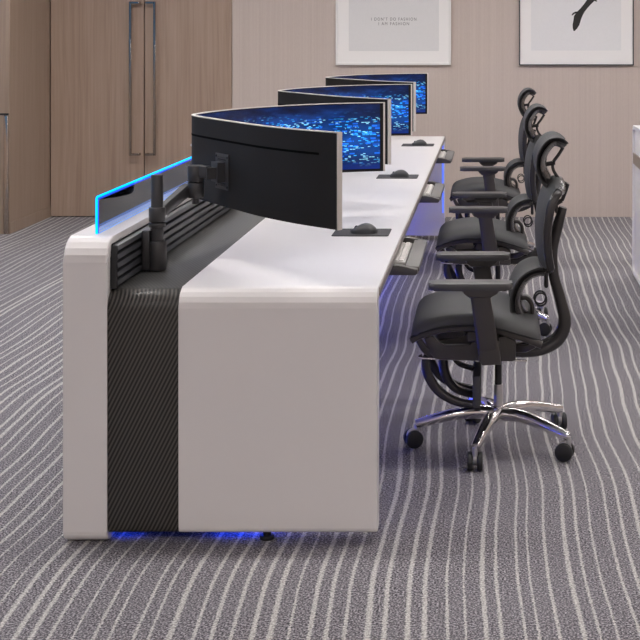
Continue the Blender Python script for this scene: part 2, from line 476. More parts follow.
# ------------------------------------------------------------------ the console
con = thing('control_console', 'long white control console with dark woven band, three workstations and blue-edged glass', 'desk', (0, 0, 0))
RT, RB = .055, .022
def u_profile(y0, y1, zt, zb, r, te, tt):
    """inverted U: ends of thickness te, top of thickness tt, rounded outer shoulders"""
    out = [(y0, zb + .015), ] + arc(y0 + r, zt - r, r, 180, 90, 5) + arc(y1 - r, zt - r, r, 90, 0, 5) + [(y1, zb + .015)]
    out += arc(y1 - .015, zb + .015, .015, 0, -90, 3)[1:]
    out += [(y1 - te, zb), (y1 - te, zt - tt), (y0 + te, zt - tt), (y0 + te, zb)]
    out += arc(y0 + .015, zb + .015, .015, 270, 180, 3)[:-1]
    return out
b = nb(); prism(b, u_profile(Y0, Y1, TOP, .034, RT, .075, .034), 'X', XW + .0006, XR, .003, 2)
top = obj('worktop', b, M['white'], con, 8)
b = nb(); bx(b, XR - .001, XR + .004, Y0 + .07, Y1 - .07, TOP - .031, TOP - .006, .001, 1); obj('edge_band', b, M['taupe'], con)
# woven band: front upright, shoulder, deck and rear upright
yb0 = Y0 + .004
b = nb(); prism(b, u_profile(yb0, Y1 - .004, TOP - .003, .033, RT, .06, .034), 'X', XB + .0005, XW, .002, 1)
for f in b.faces:
    if f.normal.z > .93 or f.normal.z < -.93: pass
o = obj('woven_band', b, [M['weave'], M['deck']], con, 50)
for p in o.data.polygons:
    if p.normal.z > .97 and p.center.z > .7: p.material_index = 1
# rear riser
b = nb(); prism(b, rrect(Y0, Y1, .006, .910, .032, .032, .070, .070, 5), 'X', XL, XB, .006, 3)
obj('riser', b, M['white'], con, 8)
# slat wall on the inner side of the riser
b = nb(); ys0, ys1 = Y0 + .045, Y1 - .045
bx(b, XB + .0005, XB + .004, ys0, ys1, TOP - .002, .889)
zs = TOP + .002
for i in range(5):
    z = zs + i * .0262
    prism(b, [(XB + .004, z), (XB + .017, z), (XB + .021, z + .003), (XB + .019, z + .0165), (XB + .012, z + .0195), (XB + .004, z + .0195)], 'Y', ys0, ys1)
so = obj('slat_panel', b, [M['slat'], M['gap']], con, 25)
for p in so.data.polygons:
    if max(so.data.vertices[i].co.x for i in p.vertices) < XB + .0045: p.material_index = 1
b = nb(); prism(b, [(Y0 + .030, TOP - .002), (Y0 + .0448, TOP - .002), (Y0 + .0448, .885), (Y0 + .040, .872), (Y0 + .033, .845)], 'X', XB + .0004, XB + .019)
obj('end_cap', b, M['gap'], con)
# knee-space panel, feet and underside light strips
b = nb(); bx(b, -.735, -.715, Y0 + .08, Y1 - .08, .06, TOP - .036); obj('modesty_panel', b, M['white'], con)
for x in (-1.20, -.675):
    for y in (Y0 + .05, Y0 + S, Y0 + 2 * S, Y1 - .05):
        zt = .0335 if x > -1 and y in (Y0 + .05, Y1 - .05) else None
        if zt is None: continue
        b = nb(); cyl(b, (x, y, 0), (x, y, .012), .022, .022, 16, .002); cyl(b, (x, y, .010), (x, y, zt), .012, .012, 12)
        obj('foot', b, M['black'], con)
for (x, y0, y1) in ((-1.05, Y0 + .10, Y1 - .1), (-.78, Y0 + .11, Y0 + .85)):
    pass
b = nb(); bx(b, -.7145, -.706, Y0 + .09, Y1 - .09, .062, .070); obj('light_strip', b, M['led_under'], con)
b = nb(); bx(b, XB + .012, XB + .075, Y0 + .0645, Y0 + .0755, .040, .047); obj('light_strip', b, M['led'], con)
b = nb(); bx(b, -.84, -.70, Y0 + .0765, Y0 + .0875, .038, .045); obj('light_strip', b, M['led'], con)
b = nb(); bx(b, XR - .016, XR - .009, Y1 - .079, Y1 - .0755, .20, .71); obj('light_strip', b, M['led_dim'], con)
# glass screen with lit edge
gx, gy0, gy1, gz0, gz1 = -1.205, 4.034, Y1 - .12, .909, 1.021
b = nb(); prism(b, rrect(gy0, gy1, gz0, gz1, .001, .001, .008, .008, 3), 'X', gx - .004, gx + .004)
gl = obj('glass_screen', b, M['glass'], con)
b = nb(); e = .0055
path = [(gy0 - .001, gz0 + .001), (gy0 - .001, gz1 - .009)] + arc(gy0 + .008, gz1 - .008, .009, 180, 90, 4) + [(gy1, gz1 + .001)]
tube(b, [(gx, p[0], p[1]) for p in path], .0037, 8, 0); obj('lit_edge', b, M['cyan'], gl)
b = nb(); prism(b, [(gy0 + .004, gz0 + .003), (gy0 + .007, gz0 + .003), (gy0 + .007, gz1 - .0072), (gy1, gz1 - .0072), (gy1, gz1 - .0045), (gy0 + .004, gz1 - .0045)], 'X', gx - .0048, gx + .0048)
obj('edge_glow', b, M['blueglow'], gl)  # emissive strip stands in for the blue halo beside the lit edge
b = nb(); bx(b, gx + .003, gx + .0055, gy0, gy1, .910, .9118); obj('base_light', b, M['led_line'], gl)

# keyboard trays: parts of the console
TZ = .710
def tray(yc):
    b = nb(); bx(b, -.46, -.30, yc - .30, yc + .30, TZ - .028, TZ - .016, .002, 1)
    t = obj('keyboard_tray', b, M['traydark'], con)
    b = nb(); prism(b, [(-.300, TZ - .024), (-.256, TZ - .024), (-.250, TZ - .018), (-.252, TZ - .004), (-.300, TZ - .002)], 'Y', yc - .29, yc + .29, .003, 2); obj('palm_rest', b, M['tray'], t)
    for s in (-1, 1):
        b = nb(); y = yc + s * .308
        prism(b, [(-.47, TZ - .028), (-.262, TZ - .028), (-.255, TZ - .022), (-.256, TZ - .008), (-.292, TZ - .003), (-.318, TZ + .006), (-.47, TZ + .007)], 'Y', y - .018, y + .018, .003, 2)
        obj('bracket', b, M['traydark'], t)
    return t
YC = [Y0 + S * (i + .5) + .01 for i in range(3)]
for y in YC: tray(y)

# ------------------------------------------------------------------ keyboards
def make_keyboard():
    t = thing('keyboard', 'x', 'keyboard')
    b = nb(); bx(b, -.065, .065, -.215, .215, 0, .014, .003, 2); obj('key_deck', b, M['keydeck'], t)
    b = nb()
    for r in range(6):
        x = .050 - r * .0198
        if r == 0:
            wid = [.021, .021, .021, .11, .021, .021, .021, .021]
        else: wid = [.0255 if (k in (0, 14)) else .0185 for k in range(15)]
        tot = sum(wid) + .003 * (len(wid) - 1); y = -.2; sc = .40 / tot
        for w in wid:
            bx(b, x - .008, x + .008, y, y + w * sc, .013, .019, .0015, 1); y += (w + .003) * sc
    obj('keys', b, M['keycap'], t)
    return t
kb = make_keyboard()
KL = ['light grey keyboard on the nearest pull-out tray', 'light grey keyboard on the middle pull-out tray', 'light grey keyboard on the farthest pull-out tray']
for i, y in enumerate(YC):
    k = kb if i == 0 else copy_tree(kb)
    k.location = (-.370, y, TZ - .0155); k['label'] = KL[i]; k['group'] = 'keyboards on the trays'

# ------------------------------------------------------------------ mouse pads and mice
b = nb(); prism(b, rrect(0, .215, 0, .175, .01, .01, .01, .01, 4), 'Z', 0, .0035, .001, 1)
mp = obj('mouse_pad', b, M['pad'])
def make_mouse():
    t = thing('computer_mouse', 'x', 'mouse')
    b = nb(); N, K = 14, 16; rows = []
    for i in range(N + 1):
        s = i / N; x = -.052 + .104 * s
        w = .031 * (1 - abs(2 * s - 1) ** 3.2) ** .5 + .0005
        h = .037 * (math.sin(PI * min(1, (s ** 1.3 * .93 + .035))) ** .62)
        rows.append([b.verts.new((x, w * math.cos(PI * k / K), h * math.sin(PI * k / K) ** .7)) for k in range(K + 1)])
    for i in range(N):
        for k in range(K): b.faces.new((rows[i][k], rows[i][k + 1], rows[i + 1][k + 1], rows[i + 1][k]))
        b.faces.new((rows[i][K], rows[i][0], rows[i + 1][0], rows[i + 1][K]))
    b.faces.new(rows[0]); b.faces.new(rows[-1][::-1])
    obj('shell', b, M['mouse'], t, 60)
    b = nb(); cyl(b, (-.028, -.004, .0195), (-.028, .004, .0195), .0085, .0085, 16, .001); obj('scroll_wheel', b, M['wheel'], t)
    return t
mo = make_mouse()
PL = ['thin black mouse pad at the nearest workstation', 'thin black mouse pad at the middle workstation', 'thin black mouse pad at the farthest workstation']
ML = ['black computer mouse on the nearest mouse pad', 'black computer mouse on the middle mouse pad', 'black computer mouse on the farthest mouse pad']
for i in range(3):
    p = mp if i == 0 else copy_tree(mp); y = 4.952 + i * S
    p.location = (-.600, y, TOP + .0003); tag(p, PL[i], 'mouse pad', 'mouse pads on the worktop')
    m = mo if i == 0 else copy_tree(mo)
    m.location = (-.483, y + .065, TOP + .0040); tag(m, ML[i], 'mouse', 'mice on the mouse pads')

# ------------------------------------------------------------------ curved monitors
MZ0, MZ1 = .936, 1.228
ctrl = [(-.456, -.850), (-.602, -.715), (-.736, -.560), (-.847, -.400), (-.944, -.255), (-1.040, -.105), (-1.074, -.040), (-1.086, .015), (-1.080, .085),
        (-1.060, .175), (-1.015, .310), (-.925, .485), (-.785, .650), (-.622, .765), (-.455, .818)]
MY = 4.785
def make_monitor():
    t = thing('curved_monitor', 'x', 'monitor')
    P = catmull(ctrl, 6); N = len(P); T = .011; h = MZ1 - MZ0
    nr = []
    for i in range(N):
        d = (P[min(i + 1, N - 1)] - P[max(i - 1, 0)]).normalized(); n = Vector((-d.y, d.x))   # +n towards -x (back)
        if n.x > 0: n = -n
        nr.append(n)
    L = [0.]
    for i in range(1, N): L.append(L[-1] + (P[i] - P[i - 1]).length)
    def slab(o0, o1, z0, z1, i0=0, i1=None, uv=False, dom=0.):
        b = nb(); i1 = N - 1 if i1 is None else i1; R = []
        for i in range(i0, i1 + 1):
            a = P[i] + nr[i] * o0; c = P[i] + nr[i] * o1
            R.append([b.verts.new((a.x, a.y, z0)), b.verts.new((a.x, a.y, z1)), b.verts.new((c.x, c.y, z1)), b.verts.new((c.x, c.y, z0))])
        lay = b.loops.layers.uv.new('UVMap') if uv else None
        for i in range(len(R) - 1):
            for k in range(4):
                f = b.faces.new((R[i][k], R[i][(k + 1) % 4], R[i + 1][(k + 1) % 4], R[i + 1][k]))
                if uv:
                    for lp in f.loops:
                        j = next(q for q in range(len(R)) if lp.vert in R[q])
                        lp[lay].uv = (L[i0 + j] / L[-1], (lp.vert.co.z - z0) / (z1 - z0))
        b.faces.new(R[0]); b.faces.new(R[-1][::-1]); return b
    obj('back_shell', slab(.0045 - T, 0, .0, h - .002), M['monback'], t, 50)
    obj('screen', slab(-.0005 - T, .0045 - T, .012, h - .007, 1, N - 2, True), M['screen'], t, 50)
    b = nb()
    def add(bb):
        me = bpy.data.meshes.new('tmp'); bb.to_mesh(me); bb.free(); b.from_mesh(me); bpy.data.meshes.remove(me)
    add(slab(-.003 - T, .001, h - .003, h))
    for i in (0, N - 1):
        s = 1 if i == 0 else -1; p = P[i]; n = nr[i]; d = (P[i + s] - p).normalized()
        q = [p + n * (-.003 - T) - d * .003, p + n * .001 - d * .003, p + n * .001 + d * .004, p + n * (-.003 - T) + d * .004]
        prism(b, [(v.x, v.y) for v in q], 'Z', 0, h)
    obj('bezel', b, M['silver'], t, 50)
    k0, k1 = 3, 45
    obj('vent_slot', slab(-.001, .0008, h - .073, h - .066, k0, k1), M['slot'], t, 50)
    i = 38; p = P[i] + nr[i] * .001
    b = nb(); cyl(b, (p.x, p.y, h * .625), (p.x + nr[i].x * .002, p.y + nr[i].y * .002, h * .625), .004, .004, 12); obj('indicator_light', b, M['dot'], t)
    return t
mon = make_monitor()
NL = ['wide curved black monitor at the nearest workstation, its back facing the viewer', 'wide curved black monitor at the middle workstation, between the other two', 'wide curved black monitor at the farthest workstation, nearest the wall']
for i in range(3):
    m = mon if i == 0 else copy_tree(mon)
    m.location = (0, MY + i * S, MZ0); tag(m, NL[i], 'monitor', 'curved monitors on the console')

# ------------------------------------------------------------------ monitor arms
def make_arm():
    t = thing('monitor_arm', 'x', 'monitor arm')
    px, py = -1.078, 4.262 - MY
    b = nb(); bx(b, XB + .0225, px - .018, py - .030, py + .030, TOP + .004, TOP + .130, .003, 2); obj('clamp_bracket', b, M['armgrey'], t)
    b = nb(); cyl(b, (px, py, TOP), (px, py, TOP + .095), .0305, .0305, 28, .004); cyl(b, (px, py, TOP + .094), (px, py, TOP + .135), .021, .021, 24); obj('base', b, M['armgrey'], t)
    b = nb(); cyl(b, (px, py, TOP + .12), (px, py, 1.066), .0195, .0195, 24, .002); obj('pole', b, M['armgrey'], t)
    b = nb(); cyl(b, (px, py, .898), (px, py, .912), .027, .027, 24, .002); cyl(b, (px, py, .915), (px, py, .962), .0265, .0265, 24, .003); obj('sleeve', b, M['armgrey'], t)
    jx, jy = -1.000, 4.470 - MY
    b = nb()
    A = Vector((px + .004, py, .938)); B = Vector((jx - .034, jy - .004, .990)); d = (B - A).normalized(); sd = d.cross(Vector((0, 0, 1))).normalized(); u = sd.cross(d)
    rings = []
    for s, hw, hh in ((0.06, .014, .016), (.3, .014, .019), (.8, .015, .020), (1.0, .017, .021)):
        c = A.lerp(B, s)
        rings.append([b.verts.new(c + sd * (hw * x) + u * (hh * z)) for x, z in ((-1, -.7), (-.7, -1), (.7, -1), (1, -.7), (1, .7), (.7, 1), (-.7, 1), (-1, .7))])
    for i in range(3):
        for k in range(8): b.faces.new((rings[i][k], rings[i][(k + 1) % 8], rings[i + 1][(k + 1) % 8], rings[i + 1][k]))
    b.faces.new(rings[0]); b.faces.new(rings[-1][::-1]); obj('swing_arm', b, M['armgrey'], t)
    b = nb(); bx(b, jx - .045, jx - .018, jy - .014, jy + .010, .972, 1.012, .003, 1); cyl(b, (jx, jy, .966), (jx, jy, 1.018), .0275, .0275, 28, .003); cyl(b, (jx, jy, .945), (jx, jy, .97), .012, .012, 16)
    obj('elbow_joint', b, M['armgrey'], t)
    b = nb(); cyl(b, (jx, jy, 1.021), (jx, jy, 1.076), .0275, .0275, 28, .003)
    obj('wrist_joint', b, M['armgrey'], t)
    # plate on the monitor's back
    C = Vector((-.9075, 4.475 - MY)); n = Vector((-.831, -.556)).normalized(); d2 = Vector((-n.y, n.x))
    if d2.y > 0: d2 = -d2
    def blk(b, o0, o1, a0, a1, z0, z1, bev=.002):
        vs = bx(b, o0, o1, a0, a1, z0, z1)
        ids = [v for v in b.verts if not v.tag]
        for v in ids:
            q = C + n * v.co.x + d2 * v.co.y; v.co = Vector((q.x, q.y, v.co.z)); v.tag = True
    zc = 1.054; b = nb(); T0 = .0015
    w2, h2 = .056, .060
    blk(b, T0, T0 + .004, -w2, w2, zc + h2 - .012, zc + h2); blk(b, T0, T0 + .004, -w2, w2, zc - h2, zc - h2 + .012)
    blk(b, T0, T0 + .004, -w2, -w2 + .022, zc - h2 + .012, zc + h2 - .012); blk(b, T0, T0 + .004, w2 - .022, w2, zc - h2 + .012, zc + h2 - .012)
    blk(b, T0, T0 + .004, -w2 + .022, w2 - .022, zc - .038, zc + .038)
    blk(b, T0, T0 + .004, -w2 + .022, w2 - .022, zc - .046, zc - .042); blk(b, T0, T0 + .004, -w2 + .022, w2 - .022, zc + .042, zc + .046)
    obj('mounting_plate', b, M['plate'], t, 30)
    for sa in (-1, 1):
        for sz in (-1, 1):
            b = nb(); q = C + n * (T0 + .003) + d2 * (sa * .047); q2 = q + n * .003
            cyl(b, (q.x, q.y, zc + sz * .050), (q2.x, q2.y, zc + sz * .050), .004, .004, 10); obj('screw', b, M['gap'], t)
    b = nb(); blk(b, T0 + .004, T0 + .030, -.030, .026, zc - .033, zc + .033); blk(b, T0 + .030, T0 + .062, -.016, .016, zc - .022, zc + .016)
    obj('tilt_head', b, M['armgrey'], t, 30)
    b = nb(); q = C + n * (T0 + .050)
    Q0 = Vector((jx, jy)); dd = (q - Q0).normalized(); s2 = Vector((-dd.y, dd.x))
    for z0, z1, k in ((1.035, 1.075, .014),):
        pts = [Q0 + dd * .015 + s2 * k, Q0 + dd * .015 - s2 * k, q - s2 * k, q + s2 * k]
        prism(b, [(p.x, p.y) for p in pts], 'Z', z0, z1, .003, 2)
    obj('neck', b, M['plate'], t, 30)
    return t
arm = make_arm()
AL = ['charcoal pole monitor arm clamped to the slat wall, holding the nearest monitor', 'charcoal pole arm behind the nearest monitor, holding the middle monitor', 'charcoal pole arm behind the middle monitor, holding the farthest monitor']
for i in range(3):
    a = arm if i == 0 else copy_tree(arm)
    a.location = (0, MY + i * S, 0); tag(a, AL[i], 'monitor arm', 'monitor arms on the console')

# ------------------------------------------------------------------ office chairs (local: faces -x, origin on the floor under the column)
def L(pts): return [(x - CH_X, z) for x, z in pts]
def make_chair():
    t = thing('office_chair', 'x', 'chair')
    # star base
    b = nb(); cyl(b, (0, 0, .092), (0, 0, .152), .034, .028, 24, .004)
    for k in range(5):
        a = math.radians(182 + 72 * k); m = Matrix.Rotation(a, 4, 'Z'); sub = nb()
        bar(sub, [(.015, .122), (.09, .126), (.18, .114), (.27, .092), (.303, .084)], [.025, .024, .020, .017, .015], [.030, .027, .022, .018, .016], 0, 6, 14, 2.4)
        bmesh.ops.transform(sub, matrix=m, verts=sub.verts); me = bpy.data.meshes.new('tmp'); sub.to_mesh(me); sub.free(); b.from_mesh(me); bpy.data.meshes.remove(me)
    obj('star_base', b, M['chrome'], t, 45)
    for k in range(5):
        a = math.radians(182 + 72 * k); cx, cy = .300 * math.cos(a), .300 * math.sin(a)
        sw = math.radians((200, 90, 165, 100, 60)[k]); ax = Vector((-math.sin(sw), math.cos(sw), 0)); tr = Vector((math.cos(sw), math.sin(sw), 0))
        c = Vector((cx, cy, .0325)) + tr * .014
        b = nb(); cyl(b, (cx, cy, .055), (cx, cy, .085), .010, .009, 12); bx_c = c + Vector((0, 0, .012))
        cyl(b, bx_c - ax * .0065, bx_c + ax * .0065, .025, .025, 18, .002)
        ca = obj('caster', b, M['steel'], t)
        for s in (-1, 1):
            b = nb(); cyl(b, c + ax * (s * .007), c + ax * (s * .027), .0325, .0325, 28, .005); obj('wheel', b, M['wheel'], ca)
    b = nb(); cyl(b, (0, 0, .150), (0, 0, .228), .0175, .0165, 20, .001); obj('lower_column', b, M['steel'], t)
    b = nb(); cyl(b, (0, 0, .226), (0, 0, .36), .0130, .0130, 20); obj('gas_lift', b, M['black'], t)
    # mechanism below the seat
    b = nb(); prism(b, L([(-.225, .395), (-.21, .362), (-.19, .352), (.07, .346), (.085, .354), (.09, .42), (.04, .446), (-.09, .446), (-.10, .425), (-.19, .425)]), 'Y', -.13, .13, .006, 2)
    bx(b, -.10 - CH_X, .02 - CH_X, -.09, .09, .44, .475, .004, 1)
    obj('tilt_mechanism', b, M['cframe'], t)
    for s in (-1, 1):
        b = nb(); prism(b, L([(-.238, .440), (-.222, .396), (-.200, .370), (-.18, .365), (.075, .359), (.088, .366), (.090, .430), (.045, .452), (.02, .440), (-.06, .434), (-.075, .412), (-.165, .412), (-.185, .430), (-.21, .452)]), 'Y', min(s * .196, s * .172), max(s * .196, s * .172), .004, 2)
        obj('side_cover', b, M['cframe'], t)
    b = nb(); tube(b, [(-.247 - CH_X, -.135, .366), (-.235 - CH_X, -.145, .358), (.08 - CH_X, -.150, .352), (.128 - CH_X, -.150, .349)], .0042, 8, 4); cyl(b, (-.05 - CH_X, -.152, .353), (-.05 - CH_X, -.12, .354), .006, .006, 10); obj('lever', b, M['chrome'], t)
    # seat pan: arched side rails + shell
    arch = L([(-.282, .452), (-.245, .472), (-.17, .492), (-.08, .498), (.01, .490), (.10, .466), (.178, .436)])
    b = nb()
    for s in (-1, 1): bar(b, [(x, z - .012) for x, z in arch], .013, .014, s * .218, 6, 12, 3.5)
    ribbon(b, [(x, z - .008) for x, z in arch], .215, .014, 0., 4, 8)
    for s in (-1, 1):
        bar(b, L([(-.262, .452), (-.238, .410), (-.212, .378), (-.19, .368)]), [.010, .013, .014, .012], .014, [s * .215, s * .205, s * .16, s * .125], 5, 10, 3.5)
        bar(b, L([(.165, .430), (.12, .405), (.06, .392)]), [.010, .014, .014], .014, [s * .215, s * .19, s * .125], 5, 10, 3.5)
        bx(b, -.085 - CH_X, .005 - CH_X, min(s * .125, s * .21), max(s * .125, s * .21), .432, .470, .004, 1)
    obj('seat_pan', b, M['cframe'], t)
    # seat cushion
    b = nb(); NU, NV = 34, 24; A, B = [], []
    for i in range(NU + 1):
        u = i / NU
        f = u * (len(arch) - 1); k = min(int(f), len(arch) - 2); q = f - k
        AP = catmull(arch, 6); p = AP[min(int(round(u * (len(AP) - 1))), len(AP) - 1)]
        es = (1 - abs(2 * u - 1) ** 7)
        hw = .252 * (1 - .10 * (1 - min(1, u / .25)) ** 2 - .16 * max(0, (u - .72) / .28) ** 2)
        th = .046 * max(.0, es) ** .5 + .006
        ra, rb = [], []
        for j in range(NV + 1):
            v = -1 + 2 * j / NV
            vv = math.sin(v * PI / 2); y = hw * vv
            e = max(0., 1 - abs(vv) ** 5) ** .5
            dish = -.008 * (1 - vv * vv) * es
            ra.append(b.verts.new((p.x, y, p.y + .004 + th * (.10 + .90 * e) + dish)))
            rb.append(b.verts.new((p.x, y, p.y + .000)))
        A.append(ra); B.append(rb)
    for i in range(NU):
        for j in range(NV):
            b.faces.new((A[i][j], A[i][j + 1], A[i + 1][j + 1], A[i + 1][j])); b.faces.new((B[i][j], B[i + 1][j], B[i + 1][j + 1], B[i][j + 1]))
        b.faces.new((A[i][0], A[i + 1][0], B[i + 1][0], B[i][0])); b.faces.new((A[i][NV], B[i][NV], B[i + 1][NV], A[i + 1][NV]))
    for j in range(NV):
        b.faces.new((A[0][j], B[0][j], B[0][j + 1], A[0][j + 1])); b.faces.new((A[-1][j], A[-1][j + 1], B[-1][j + 1], B[-1][j]))
    seat = obj('seat', b, M['seat'], t, 60)
    for s in (-1, 1):
        b = nb(); bar(b, [(x, z + .001) for x, z in arch], .0045, .005, [s * .228, s * .246, s * .253, s * .253, s * .253, s * .245, s * .215], 6, 8, 2.)
        obj('piping', b, M['gap'], seat)
    # armrests
    for s in (-1, 1):
        ya = s * .295; b = nb()
        bar(b, L([(-.040, .628), (-.032, .580), (-.021, .505), (-.008, .412)]), [.035, .035, .036, .037], [.020, .017, .017, .018], [ya, ya, s * .290, s * .272], 6, 14, 4.5)
        prism(b, L([(-.105, .638), (.030, .638), (.022, .624), (-.002, .610), (-.076, .610), (-.092, .624)]), 'Y', ya - .028, ya + .028, .004, 1)
        prism(b, L([(-.046, .455), (.028, .455), (.034, .372), (-.030, .368), (-.042, .385)]), 'Y', min(s * .20, s * .292), max(s * .20, s * .292), .005, 2)
        bx(b, -.02 - CH_X, .03 - CH_X, min(s * .12, s * .21), max(s * .12, s * .21), .380, .410, .004, 1)
        ar = obj('armrest', b, M['cframe'], t, 40)
        b = nb(); prism(b, rrect(-.216 - CH_X, .074 - CH_X, ya - .046, ya + .046, .022, .022, .022, .022, 6), 'Z', .637, .661, .010, 3); obj('arm_pad', b, M['armpad'], ar, 40)
    # spine
    b = nb()
    bar(b, L([(.03, .356), (.10, .354), (.18, .360), (.247, .396), (.272, .462), (.255, .545), (.232, .632), (.228, .722), (.248, .815), (.266, .880)]),
        [.020, .022, .023, .024, .024, .022, .020, .019, .019, .015], [.060, .055, .05, .045, .042, .040, .038, .036, .034, .024], 0, 8, 14, 3.0)
    obj('spine', b, M['cgloss'], t, 45)
    b = nb(); bar(b, L([(.230, .735), (.215, .775), (.192, .79)]), .008, .030, 0, 4, 10, 3.); bar(b, L([(.222, .70), (.208, .665), (.190, .655)]), .008, .026, 0, 4, 10, 3.)
    bx(b, .196 - CH_X, .210 - CH_X, -.02, .02, .585, .70, .004, 1)
    obj('back_bracket', b, M['cgloss'], t, 45)
    # backrest
    bp = L([(.184, .672), (.172, .735), (.168, .810), (.175, .885), (.194, .948), (.226, .985), (.258, .984)])
    hwid = [.165, .195, .212, .22, .215, .195, .15]
    b = nb(); A, B = ribbon(b, bp, hwid, .012, -.022, 6, 14)
    me = obj('backrest', b, M['mesh'], t, 60)
    b = nb()
    pts = catmull([(p[0], p[1]) for p in bp], 6); N = len(pts); rim = []
    def edge(i, v):
        p = pts[i]; a = pts[max(i - 1, 0)]; c = pts[min(i + 1, N - 1)]; d = (c - a).normalized(); n = Vector((-d.y, d.x))
        w = lerp_list(hwid, i / (N - 1)); o = -.022 * v * v - .006
        return Vector((p.x + n.x * o, v * w, p.y + n.y * o))
    rim = [edge(i, -1) for i in range(N)] + [edge(N - 1, -1 + 2 * k / 10) for k in range(1, 10)] + [edge(i, 1) for i in reversed(range(N))] + [edge(0, 1 - 2 * k / 10) for k in range(1, 10)]
    tube(b, rim, .0125, 10, 0, True)
    for sd in (-1, 1): tube(b, [edge(i, sd) + Vector((.006, 0, -.002)) for i in range(1, N - 1, 3)], .0125, 10, 3)
    # back ribs of the frame
    for v in (-.55, .55): tube(b, [edge(i, v) + Vector((.010, 0, 0)) for i in range(2, N - 2, 3)], .008, 8, 3)
    fr_ = obj('back_frame', b, M['cgloss'], me, 60)
    # lumbar pad, C-shaped
    lp = L([(.200, .655), (.160, .655), (.118, .632), (.094, .590), (.088, .545), (.100, .500), (.130, .468), (.152, .462)])
    b = nb(); ribbon(b, lp, [.10, .13, .15, .155, .155, .15, .13, .10], .020, -.02, 6, 12); lum = obj('lumbar_support', b, M['mesh'], t, 60)
    lp2 = L([(.200, .637), (.164, .637), (.132, .620), (.112, .585), (.107, .548), (.117, .510), (.140, .483), (.155, .477)])
    b = nb(); ribbon(b, lp2, [.09, .12, .145, .15, .15, .145, .12, .09], .018, -.02, 6, 12); obj('lumbar_shell', b, M['cgloss'], lum, 60)
    b = nb(); bar(b, L([(.110, .548), (.132, .548), (.150, .525), (.152, .490)]), .010, .026, 0, 4, 10, 3.); obj('lumbar_bracket', b, M['cframe'], lum, 45)
    b = nb()
    for cxx, cz, yy in ((.176, .574, -.13), (.180, .560, -.10)):
        tube(b, [(cxx - CH_X + .021 * math.cos(2 * PI * k / 20), yy, cz + .023 * math.sin(2 * PI * k / 20)) for k in range(20)], .0032, 6, 0, True)
    obj('cable_loop', b, M['gap'], lum)
    # headrest
    hp = L([(0.270, 1.112), (0.252, 1.127), (0.228, 1.132), (0.203, 1.118), (0.181, 1.081), (0.178, 1.035), (0.193, 0.995), (0.214, 0.973)])
    b = nb(); ribbon(b, hp, [.10, .135, .15, .155, .155, .15, .13, .09], .017, -.016, 6, 12); hd = obj('headrest', b, M['mesh'], t, 60)
    hp2 = L([(0.266, 1.103), (0.250, 1.113), (0.230, 1.117), (0.213, 1.101), (0.197, 1.073), (0.195, 1.037), (0.207, 1.005), (0.220, 0.986)])
    b = nb(); ribbon(b, hp2, [.09, .125, .145, .15, .15, .145, .12, .08], .020, -.016, 6, 12); obj('headrest_shell', b, M['cgloss'], hd, 60)
    b = nb()
    bar(b, L([(.266, 1.100), (.248, 1.072), (.230, 1.046), (.230, 1.018), (.252, .985), (.284, .962)]), .006, .013, 0, 6, 10, 3.)
    bar(b, L([(.284, .966), (.274, .935), (.262, .905)]), .007, .016, 0, 6, 10, 3.)
    bar(b, L([(.236, 1.045), (.210, 1.040), (.196, 1.040)]), .008, .018, 0, 4, 10, 3.)
    bar(b, L([(.262, .905), (.240, .89), (.245, .86)]), .008, .014, 0, 4, 10, 3.)
    obj('headrest_bracket', b, M['cgloss'], hd, 45)
    # folded leg rest below the seat
    b = nb()
    for s in (-1, 1):
        bar(b, L([(-.222, .372), (-.236, .340), (-.226, .285), (-.186, .228), (-.122, .192), (-.052, .180)]), [.013, .015, .017, .017, .015, .012], .016, s * .105, 6, 12, 3.)
    bar(b, L([(-.165, .375), (-.176, .33), (-.168, .265), (-.13, .212), (-.062, .19)]), [.016, .018, .018, .014, .010], .03, 0, 6, 12, 3.)
    bar(b, L([(-.150, .345), (-.12, .305), (-.062, .284)]), .008, .02, 0, 5, 10, 3.)
    fo = obj('leg_rest', b, M['cgloss'], t, 45)
    b = nb(); bx(b, -.066 - CH_X, -.036 - CH_X, -.135, .135, .176, .292, .008, 2); obj('leg_pad', b, M['seat'], fo)
    return t
ch = make_chair()
CLb = ['black ergonomic swivel chair nearest the viewer, chrome star base in full view', 'black ergonomic swivel chair in the middle of the row of three', 'black ergonomic swivel chair farthest back, nearest the wall']
for i in range(3):
    c = ch if i == 0 else copy_tree(ch)
    c.location = (CH_X + .009 * i, CH_Y + i * S, 0); tag(c, CLb[i], 'chair', 'swivel chairs along the console')

# ------------------------------------------------------------------ prints on the wall
def px(x): return (x - VPX) * YB / F_PX
def pz(y): return HC - (y - VPY) * YB / F_PX
def art(name, x0, x1, yb, ix0, ix1, iyb, frame, mount, paper, label, thin):
    t = thing(name, label, 'picture', (0, 0, 0))
    X0, X1, Z0 = px(x0), px(x1), pz(yb); Z1 = Z0 + 1.25
    b = nb(); w = thin; d = .03
    for a in ((X0, X0 + w, Z0, Z1), (X1 - w, X1, Z0, Z1), (X0 + w, X1 - w, Z0, Z0 + w), (X0 + w, X1 - w, Z1 - w, Z1)):
        bx(b, a[0], a[1], YB - d, YB, a[2], a[3], .0015, 1)
    obj('picture_frame', b, frame, t)
    b = nb(); bx(b, X0 + w, X1 - w, YB - .018, YB - .002, Z0 + w, Z1 - w); obj('mount_board', b, mount, t)
    b = nb(); bx(b, px(ix0), px(ix1), YB - .0195, YB - .0178, pz(iyb), Z1 - (pz(iyb) - Z0)); p = obj('print', b, paper, t)
    return t, p
t1, p1 = art('framed_print', 336, 451, 65, 349, 439, 51, M['frame_white'], M['mount'], M['paper'], 'white framed print with two lines of small grey lettering, on the wall behind the monitors', .018)
